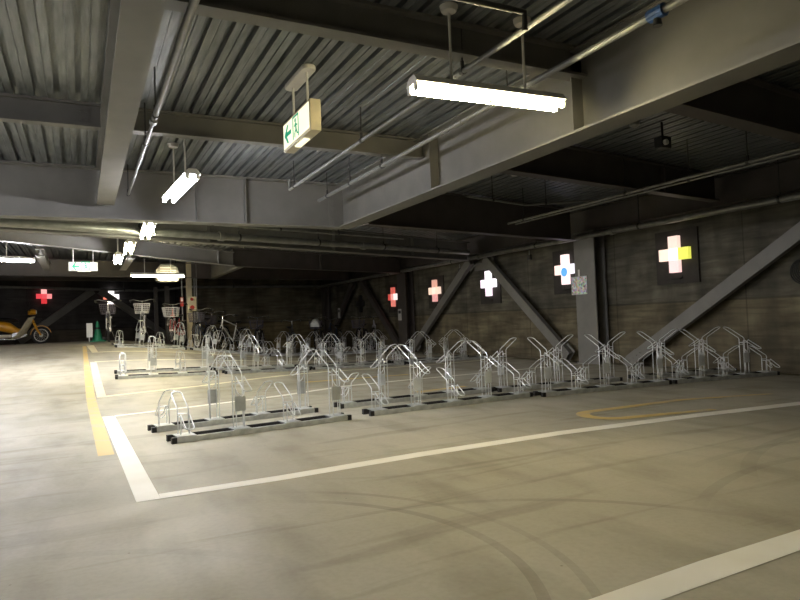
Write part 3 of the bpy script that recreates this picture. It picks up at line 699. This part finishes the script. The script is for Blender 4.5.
# ------------------------------------------------------------------ bicycles
def bicycle(frame, basket, label, x, y, rz, lift=0.0, tilt=0, cover=False, child=False, lady=True):
    r = thing('bicycle', label, 'bicycle', (x, y, gz(x, y)), rz, None)
    fm = M[frame]; R_ = .325
    hx, rx = .56, -.52
    for cx_, lz, nm in ((hx, lift, 'front_wheel'), (rx, 0, 'rear_wheel')):
        mb = MB(); mb.torus((cx_, 0, R_+lz), R_-.018, .018, 'y', 36, 8); w_ = mb.build(nm, M['rubber'], r, smooth=True)
        mb = MB(); mb.torus((cx_, 0, R_+lz), R_-.042, .010, 'y', 36, 6)
        mb.tube([(cx_, -.045, R_+lz), (cx_, .045, R_+lz)], .02, 10)
        for k in range(18):
            q = 2*PI*k/18+.1; mb.tube([(cx_, .02*(-1)**k, R_+lz), (cx_+(R_-.045)*math.cos(q), 0, R_+lz+(R_-.045)*math.sin(q))], .0018, 4, cap=False)
        mb.build('rim_and_spokes', M['rim'], w_)
        mb = MB(); pts = [(cx_+(R_+.018)*math.cos(math.radians(t)), 0, R_+lz+(R_+.018)*math.sin(math.radians(t))) for t in (range(20, 175, 14) if cx_ > 0 else range(5, 180, 14))]
        for s_ in (-.016, 0, .016): mb.tube([(p[0], s_, p[2]) for p in pts], .009, 6)
        mb.build('mudguard', M['chrome'] if frame != 'frame_black' else fm, r, smooth=True)
    mb = MB()
    head_t = (.36, 0, .90+lift*.8); head_b = (.40, 0, .74+lift*.8); bb = (-.06, 0, .28); seat_t = (-.22, 0, .72)
    mb.tube([head_b, head_t], .019, 8)
    if lady: mb.tube([head_b, (.16, 0, .44+lift*.4), (-.0, 0, .33), bb], .019, 8); mb.tube([(.375, 0, .84+lift*.8), (.14, 0, .56+lift*.3), (-.13, 0, .47)], .012, 8)
    else: mb.tube([head_b, bb], .019, 8); mb.tube([head_t, seat_t], .015, 8)
    mb.tube([bb, seat_t], .016, 8)
    for s_ in (-.045, .045):
        mb.tube([(bb[0], 0, bb[2]), (rx, s_, R_)], .009, 6); mb.tube([(-.2, 0, .66), (rx, s_, R_)], .008, 6)
        mb.tube([(.405, s_*.8, .74+lift*.8), (.46, s_, .55+lift), (hx, s_, R_+lift)], .010, 6)
    mb.tube([(.405, -.04, .74+lift*.8), (.405, .04, .74+lift*.8)], .012, 6)
    mb.build('frame', fm, r, smooth=True)
    mb = MB(); hz_ = 1.02+lift*.8
    mb.tube([(.36, 0, .90+lift*.8), (.345, 0, hz_-.02)], .012, 8)
    mb.tube([(.10, -.29, hz_-.02), (.24, -.29, hz_+.01), (.34, -.20, hz_+.02), (.36, -.06, hz_-.02), (.36, .06, hz_-.02), (.34, .20, hz_+.02), (.24, .29, hz_+.01), (.10, .29, hz_-.02)], .011, 8)
    mb.tube([(.26, -.26, hz_-.01), (.18, -.27, hz_-.05)], .006, 5); mb.tube([(.26, .26, hz_-.01), (.18, .27, hz_-.05)], .006, 5)
    hb = mb.build('handlebar', M['chrome'], r, smooth=True)
    mb = MB()
    for s_ in (-1, 1): mb.tube([(.09, s_*.29, hz_-.022), (.20, s_*.29, hz_+.002)], .017, 8)
    mb.build('grip', M['black'], hb, smooth=True)
    mb = MB()   # saddle
    secs = []
    for xx, wd, zz in ((-.36, .05, .80), (-.33, .10, .82), (-.25, .10, .815), (-.15, .05, .80), (-.08, .022, .80), (-.06, .012, .79)):
        secs.append([(xx, wd*math.cos(2*PI*k/10), zz+.028*math.sin(2*PI*k/10)) for k in range(10)])
    mb.loft(secs); sd = mb.build('saddle', M['black'], r, smooth=True)
    MB().tube([(-.22, 0, .70), (-.235, 0, .80)], .012, 8).build('seat_post', M['chrome'], r)
    mb = MB()
    mb.tube([(bb[0], -.07, bb[2]), (bb[0], .07, bb[2])], .014, 8); mb.tube([(bb[0], -.03, bb[2]), (bb[0], -.022, bb[2])], .08, 20)
    mb.tube([(bb[0], -.07, bb[2]), (bb[0]+.05, -.075, bb[2]-.15)], .009, 6); mb.tube([(bb[0], .07, bb[2]), (bb[0]-.05, .075, bb[2]+.15)], .009, 6)
    mb.box((bb[0]+.01, -.16, bb[2]-.16), (bb[0]+.09, -.075, bb[2]-.135)); mb.box((bb[0]-.09, .075, bb[2]+.135), (bb[0]-.01, .16, bb[2]+.16))
    mb.build('crank_and_pedals', M['black'], r)
    mb = MB(); mb.box((rx-.02, .035, R_-.045), (bb[0]+.05, .05, R_+.05)) if lady else mb.tube([(rx, -.03, R_+.04), (bb[0], -.03, bb[2]+.08)], .006, 5)
    mb.build('chain_guard', fm, r)
    mb = MB()   # rear carrier
    for s_ in (-.06, 0, .06): mb.tube([(-.28, s_, .66), (-.72, s_, .68)], .006, 5)
    for xx in (-.34, -.50, -.68): mb.tube([(xx, -.06, .67), (xx, .06, .67)], .005, 5)
    for s_ in (-.06, .06): mb.tube([(-.66, s_, .675), (rx, s_*.9, R_)], .006, 5)
    mb.build('rear_carrier', M['chrome'], r, smooth=True)
    mb = MB(); mb.tube([(rx, .06, R_), (rx-.06, .15, .02)], .009, 6); mb.tube([(rx-.06, .15, .02), (rx-.06, .10, .012)], .008, 6); mb.build('kickstand', M['chrome'], r)
    mb = MB(); mb.lathe([(.005, -.04), (.03, -.03), (.036, .02), (.03, .03)], (.47, .06, .60+lift), 12); mb.build('head_lamp', M['chrome'], r)
    if basket:
        bz = .68+lift*.9; mb = MB(); x0, x1, yb, yt, ht = .42, .66, .15, .185, .23
        def ring(z, t):
            xa, xb = x0-.01*t, x1+.035*t; yy = yb+(yt-yb)*t
            return [(xa, -yy, z), (xb, -yy, z), (xb, yy, z), (xa, yy, z)]
        for i in range(6):
            t = i/5; mb.tube(ring(bz+ht*t, t), .006 if i in (0, 5) else .0035, 5, close=True)
        for k in range(10):
            f_ = k/9
            for s_ in (-1, 1): mb.tube([(x0+(x1-x0)*f_, s_*yb, bz), (x0-.01+(x1-x0+.045)*f_, s_*yt, bz+ht)], .0032, 4)
            mb.tube([(x1, -yb+2*yb*f_, bz), (x1+.035, -yt+2*yt*f_, bz+ht)], .0032, 4)
            mb.tube([(x0, -yb+2*yb*f_, bz), (x0-.01, -yt+2*yt*f_, bz+ht)], .0032, 4)
            mb.tube([(x0, -yb+2*yb*f_, bz), (x1, -yb+2*yb*f_, bz)], .0032, 4)
        mb.box((x0+.02, -.12, bz+.005), (x1-.02, .12, bz+.012))
        o = mb.build('front_basket', M[basket], r)
        if cover:
            mb = MB(); secs = []
            for xx, wd, hh in ((x0-.02, .12, .20), (x0+.05, .17, .24), (x1-.05, .17, .24), (x1+.03, .13, .20)):
                secs.append([(xx, wd*math.cos(t), bz+.05+hh*max(0, math.sin(t))) for t in [PI*k/9 for k in range(10)]])
            mb.loft(secs); mb.build('basket_cover', M['cover'], o, smooth=True)
    if child:
        mb = MB(); mb.box((-.62, -.14, .70), (-.30, .14, .74)); mb.prism([(0, 0), (.16, .02), (.20, .40), (.08, .48), (-.02, .30)], (-.66, -.14, .72), (1, 0, 0), (0, 0, 1), (0, .28, 0))
        mb.build('child_seat', M['cover'], r, bevel=.02)
    r.rotation_euler.x = tilt
    return r
def face(deg): return math.radians(deg)
# heading -100 deg looks toward the camera
B = [('frame_silver', 'basket_dark', 'bicycle with a dark basket facing the camera, beside the green cone', 109, 17.0, -93, .04, False, False),
     ('frame_silver', 'basket', 'silver bicycle with a large wire basket facing the camera', 143.5, 17.0, -97, .10, False, False),
     ('frame_red', 'basket', 'red bicycle with a grey covered basket left of the alarm column', 175, 17.0, -112, .10, False, False),
     ('frame_blue', 'basket_dark', 'dark bicycle with a red bundle, first right of the alarm column', 201, 17.2, -118, .05, False, False),
     ('frame_black', 'basket_dark', 'black bicycle squeezed between two others right of the alarm column', 214, 17.9, -124, .05, False, False),
     ('frame_white', None, 'pale bicycle with its large front wheel showing sideways', 226, 17.6, -140, .0, False, False),
     ('frame_black', 'basket_dark', 'lone black bicycle with chrome handlebar against the middle of the back wall', 259, 17.9, -112, .06, False, False),
     ('frame_black', None, 'small black bicycle in deep shadow, left of the helmet-like pale cover', 293, 18.2, -100, .0, False, False),
     ('frame_black', 'basket_dark', 'black bicycle with a pale covered basket in the dark back right corner', 319, 18.2, -120, .08, True, False),
     ('frame_blue', None, 'dark bicycle just right of the pale covered basket', 333, 18.6, -130, .0, False, False),
     ('frame_black', 'basket_dark', 'black bicycle below the unlit cross on the right wall', 362, 17.6, -125, .05, False, False),
     ('frame_silver', None, 'grey bicycle nearest the brace below the unlit cross', 376, 17.7, -120, .05, False, False)]
for fr, bk, lb, px, yy, hd, lf, cv, ch in B:
    dr = fw+rt*((px-400)/630)-up*((345-300)/630)
    x_ = dr.x/dr.y*yy
    bicycle(fr, bk, lb, x_-.3*math.cos(math.radians(hd)), yy+.35, math.radians(hd), lf, 0, cv, ch, lady=bk is not None)

# ------------------------------------------------------------------ scooter
def scooter():
    y_, x_ = 21.0, -1.02
    z0 = gz(x_, y_)
    r = thing('motor_scooter', 'orange-yellow step-through scooter with cream leg shield at far left', 'scooter', (x_-.62, y_, z0), math.radians(4))
    for cx_ in (.60, -.60):
        mb = MB(); mb.torus((cx_, 0, .25), .215, .035, 'y', 32, 8); w_ = mb.build('wheel', M['rubber'], r, smooth=True)
        mb = MB(); mb.torus((cx_, 0, .25), .178, .014, 'y', 32, 6); mb.tube([(cx_, -.06, .25), (cx_, .06, .25)], .05, 16)
        for k in range(16):
            q = 2*PI*k/16; mb.tube([(cx_, 0, .25), (cx_+.175*math.cos(q), 0, .25+.175*math.sin(q))], .003, 4)
        mb.build('rim_and_spokes', M['white'], w_)
    mb = MB()   # front mudguard
    secs = []
    for t in range(15, 176, 16):
        q = math.radians(t); c = (.60+.275*math.cos(q), .25+.285*math.sin(q))
        secs.append([(c[0]-.0*math.cos(q), s_, c[1]) for s_ in (-.06, .06)]+[(.60+.255*math.cos(q), s_, .25+.262*math.sin(q)) for s_ in (.06, -.06)])
    mb.loft(secs); mb.build('front_mudguard', M['yellow'], r, smooth=True)
    mb = MB()
    for s_ in (-.075, .075): mb.tube([(.36, s_*.7, .78), (.50, s_, .42), (.60, s_, .25)], [.035, .032, .022], 8)
    mb.build('front_fork', M['yellow'], r, smooth=True)
    mb = MB(); secs = []   # leg shield
    for xx, zz, wd in ((.40, .80, .13), (.34, .68, .22), (.26, .50, .27), (.16, .32, .25), (.02, .20, .20)):
        bk = .06+.12*(.85-zz); secs.append([(xx-bk, -wd, zz-.03), (xx+.04, -wd*.6, zz), (xx+.07, 0, zz), (xx+.04, wd*.6, zz), (xx-bk, wd, zz-.03), (xx-bk-.05, wd*.9, zz-.04), (xx-.01, 0, zz-.02), (xx-bk-.05, -wd*.9, zz-.04)])
    mb.loft(secs); mb.build('leg_shield', M['cream'], r, smooth=True)
    mb = MB(); secs = []   # handlebar cowl and body
    for xx, zz, a_, b_2 in ((.28, .90, .05, .05), (.33, .92, .13, .08), (.42, .93, .11, .085), (.48, .92, .07, .07)):
        secs.append([(xx, a_*math.cos(2*PI*k/12), zz+b_2*math.sin(2*PI*k/12)) for k in range(12)])
    mb.loft(secs); mb.build('headlamp_cowl', M['yellow'], r, smooth=True)
    MB().tube([(.47, 0, .92), (.505, 0, .92)], [.062, .05], 16).build('headlamp', M['white'], r, smooth=True)
    mb = MB(); secs = []
    for xx, zz, a_, b_2 in ((.22, .38, .06, .07), (.05, .36, .09, .10), (-.15, .48, .13, .15), (-.40, .55, .15, .15), (-.65, .58, .12, .11), (-.80, .60, .05, .05)):
        secs.append([(xx, a_*math.cos(2*PI*k/12), zz+b_2*math.sin(2*PI*k/12)) for k in range(12)])
    mb.loft(secs); mb.build('body_shell', M['yellow'], r, smooth=True)
    mb = MB(); secs = []
    for xx, zz, a_, b_2 in ((.05, .66, .05, .03), (-.02, .70, .12, .055), (-.30, .73, .15, .06), (-.55, .75, .14, .05), (-.62, .75, .08, .03)):
        secs.append([(xx, a_*math.cos(2*PI*k/12), zz+b_2*math.sin(2*PI*k/12)) for k in range(12)])
    mb.loft(secs); mb.build('seat', M['black'], r, smooth=True)
    mb = MB(); mb.box((-.1, -.09, .20), (.16, .09, .36)); mb.tube([(.10, 0, .27), (.26, 0, .29)], .065, 14); mb.tube([(-.05, -.11, .28), (-.05, .11, .28)], .08, 16); mb.build('engine', M['chrome'], r, bevel=.01)
    mb = MB(); mb.tube([(.22, -.10, .24), (-.05, -.13, .16), (-.40, -.14, .18), (-.85, -.14, .24)], [.016, .018, .035, .038], 10); mb.build('exhaust', M['chrome'], r, smooth=True)
    mb = MB(); mb.tube([(.24, -.32, 1.00), (.32, -.20, .98), (.35, 0, .95), (.32, .20, .98), (.24, .32, 1.0)], .014, 8); mb.build('handlebar', M['black'], r, smooth=True)
    for s_ in (-1, 1):
        mb = MB(); mb.tube([(.30, s_*.22, .98), (.34, s_*.27, 1.12)], .006, 6); mb.tube([(.33, s_*.29, 1.15), (.345, s_*.29, 1.15)], .05, 14); mb.build('mirror', M['black'], r)
    mb = MB(); mb.tube([(.40, -.02, .66), (.62, -.02, .66)], .006, 6); mb.tube([(.62, -.15, .62), (.40, -.15, .62), (.40, .15, .62), (.62, .15, .62)], .006, 6, close=True)
    mb.tube([(.40, -.15, .74), (.62, -.15, .74), (.62, .15, .74), (.40, .15, .74)], .006, 6, close=True); mb.build('front_carrier', M['black'], r)
    mb = MB(); mb.box((-.98, -.20, .62), (-.58, .20, .92)); mb.build('rear_box', M['brown'], r, bevel=.03)
    mb = MB(); mb.tube([(-.62, -.1, .25), (-.40, -.08, .55)], .02, 8); mb.tube([(-.62, .1, .25), (-.40, .08, .55)], .02, 8); mb.box((-.62, -.07, .22), (-.05, -.05, .30)); mb.build('swing_arm', M['cream'], r)
    mb = MB(); mb.tube([(-.02, .1, .2), (-.05, .22, .01)], .012, 6); mb.build('side_stand', M['black'], r)
    return r
scooter()

# ------------------------------------------------------------------ small things
x_, y_ = .38, 18.2
c = thing('traffic_cone', 'green plastic cone standing left of the first basket bicycle', 'cone', (x_, y_, gz(x_, y_)))
MB().lathe([(.13, .03), (.09, .18), (.06, .34), (.035, .47), (.025, .52)], (0, 0, 0), 20).build('cone_body', M['green'], c, smooth=True)
MB().box((-.19, -.19, 0), (.19, .19, .03)).build('base', M['green'], c, bevel=.01)
MB().lathe([(.066, .32), (.069, .32), (.06, .37), (.057, .37)], (0, 0, 0), 20).build('black_band', M['black'], c)
sg = thing('standing_sign', 'white board leaning beside the green cone', 'sign', (x_-.19, y_-.25, gz(x_, y_)))
MB().box((-.07, -.01, .12), (.07, .01, .48)).build('board', M['white'], sg); MB().box((-.02, -.006, 0), (.0, .006, .12)).build('leg', M['white'], sg)

# alarm column
x_, y_ = 2.70, 18.3
ac = thing('alarm_column', 'beige column carrying the fire alarm box, behind the bicycles', 'column', (x_, y_, gz(x_, y_)))
H_ = 2.3-gz(x_, y_)+.45
MB().box((-.07, -.05, 0), (.07, .10, H_)).build('column_shaft', M['beige'], ac)
for dx in (-.18, .15, .21): MB().tube([(dx, .05, 0), (dx, .05, H_)], .018, 8).build('riser_pipe', M['pipe'], ac)
fb = thing('fire_alarm_box', 'beige fire alarm box with two red discs on the beige column', 'alarm box', (x_+.05, y_-.12, gz(x_, y_)+.98))
MB().box((-.12, -.055, 0), (.12, .055, .40)).build('box_body', M['cream'], fb, bevel=.008)
mb = MB(); mb.tube([(0, -.055, .10), (0, -.075, .10)], .06, 20); mb.build('alarm_disc', M['red'], fb)
mb = MB(); mb.tube([(0, -.055, .33), (0, -.09, .33)], [.045, .025], 16); mb.build('alarm_lamp', M['red'], fb)
rl = thing('fire_notice', 'narrow red and white fire notice plate left of the alarm box', 'sign', (x_-.20, y_-.03, gz(x_, y_)+1.12))
MB().box((-.045, -.008, .0), (.045, .008, .26)).build('red_plate', M['red'], rl); MB().box((-.03, -.012, .14), (.03, -.008, .24)).build('white_field', M['white'], rl)
for x_, y_, w__, lb in ((2.2, 22.0, .12, 'dark vertical post left of the alarm column, at the wall corner'), (2.5, 21.6, .14, 'grey vertical post between the corner post and the alarm column')):
    p = thing('steel_post', lb, 'post', (x_, y_, gz(x_, y_))); MB().box((-w__/2, -.05, 0), (w__/2, .05, 2.3-gz(x_, y_))).build('post_shaft', M['steel_dark'], p); MB().box((-w__/2-.03, -.08, 0), (w__/2+.03, .08, .02)).build('base_plate', M['steel_dark'], p)

# duct box near the far thin lamp
db = thing('duct_box', 'white many-sided duct box hanging by the far thin lamp', 'duct', (1.90, 16.05, 2.05))
mb = MB(); mb.prism([(-.26, .05), (-.20, 0), (.22, 0), (.28, .12), (.22, .34), (.08, .42), (-.16, .42), (-.28, .28)], (0, 0, 0), (1, 0, 0), (0, 0, 1), (0, .4, 0)); mb.build('duct_shell', M['pipe'], db, bevel=.01)
mb = MB()
for k in range(5): mb.box((-.18, -.012, .08+.06*k), (.18, -.001, .105+.06*k))
mb.build('louvre', M['cup'], db)
mb = MB(); mb.tube([(-.2, .2, .42), (-.2, .2, .78)], .008, 6); mb.tube([(.2, .2, .30), (.2, .2, .78)], .008, 6); mb.build('hanger_rod', M['hanger'], db)

# collage panel on the near wall column
pn = thing('collage_panel', 'square panel with a many-coloured photo collage fixed to the near wall column', 'panel', (8.035, 8.66, 1.24))
MB().box((-.01, -.20, 0), (0.0, .20, .33)).build('panel_board', M['cover'], pn)
def collage():
    mt, nt, b = newmat('collage_print'); L = nt.links.new
    tc = N(nt, 'ShaderNodeTexCoord'); vo = N(nt, 'ShaderNodeTexVoronoi'); vo.inputs['Scale'].default_value = 30
    hs = N(nt, 'ShaderNodeHueSaturation'); hs.inputs['Saturation'].default_value = .45; hs.inputs['Value'].default_value = 1.0
    L(tc.outputs['Object'], vo.inputs[0]); L(vo.outputs['Color'], hs.inputs['Color']); L(hs.outputs[0], b.inputs['Base Color'])
    return mt
MB().box((-.014, -.19, .01), (-.010, .19, .32)).build('printed_sheet', collage(), pn)
MB().box((-.006, -.02, .33), (.0, .02, .45)).build('hook_strap', M['white'], pn)
for (xx, yy, zz, h_, wv, lb) in ((8.035, 15.88, .90, .32, .20, 'pale vertical notice on the far wall column'), (8.097, 20.72, 1.05, .36, .20, 'pale notice on the farthest brace of the right wall')):
    q = thing('paper_notice', lb, 'notice', (xx, yy, zz)); MB().box((-.006, -wv/2, 0), (0, wv/2, h_)).build('sheet', M['paper'], q)
    MB().box((-.008, -wv/2+.03, h_*.6), (-.006, wv/2-.03, h_*.85)).build('dark_print', M['hanger'], q)

# devices under the right bay ceiling
dv = thing('ceiling_camera', 'small black device with a white lens under the dark right bay ceiling', 'camera', (5.25, 4.38, 2.62))
MB().tube([(0, 0, .0), (0, 0, .17)], .012, 8).build('stem', M['black'], dv); MB().box((-.07, -.05, -.10), (.07, .05, .02)).build('housing', M['black'], dv, bevel=.01)
MB().tube([(-.03, -.05, -.05), (-.03, -.075, -.05)], .028, 14).build('lens', M['white'], dv)
dv = thing('ceiling_sensor', 'small round grey sensor left of the black ceiling camera', 'sensor', (4.80, 4.32, 2.72))
MB().lathe([(.02, -.05), (.045, -.03), (.05, .02), (.02, .08)], (0, 0, 0), 14).build('sensor_head', M['pipe'], dv, smooth=True)
dv = thing('smoke_detector', 'pale round detector high in the dark beyond the deep girder', 'detector', (5.1, 6.6, 2.78))
MB().lathe([(.03, -.05), (.06, -.03), (.065, .015)], (0, 0, 0), 16).build('detector_head', M['cup'], dv, smooth=True)
# cable coil on the wall at the right picture edge
cc = thing('cable_coil', 'black cable coil hanging on the right wall at the picture edge', 'cable', (8.29, 4.80, 1.38))
mb = MB()
for k in range(5): mb.torus((-.01*k, .01*k, -.012*k), .13+.008*k, .009, 'x', 24, 6)
mb.build('coiled_cable', M['black'], cc, smooth=True); MB().tube([(-.02, 0, .13), (.05, 0, .13)], .01, 6).build('hook', M['chrome'], cc)
MB().box((-.07, .02, -.10), (-.055, .06, -.04)).build('cable_tag', M['white'], cc)
# unlit batten grille on the floor line of the wall: small junction boxes
for (yy, zz, lb) in ((10.4, 2.05, 'small grey junction box high on the right wall beside the white cross brace'), (13.1, 2.02, 'small grey junction box high on the wall right of the peach cross')):
    j = thing('junction_box', lb, 'junction box', (XW, yy, zz)); MB().box((-.05, -.05, 0), (-.001, .05, .10)).build('box_body', M['hanger'], j); MB().tube([(-.025, 0, .10), (-.025, 0, .2)], .01, 6).build('conduit_stub', M['pipe'], j)
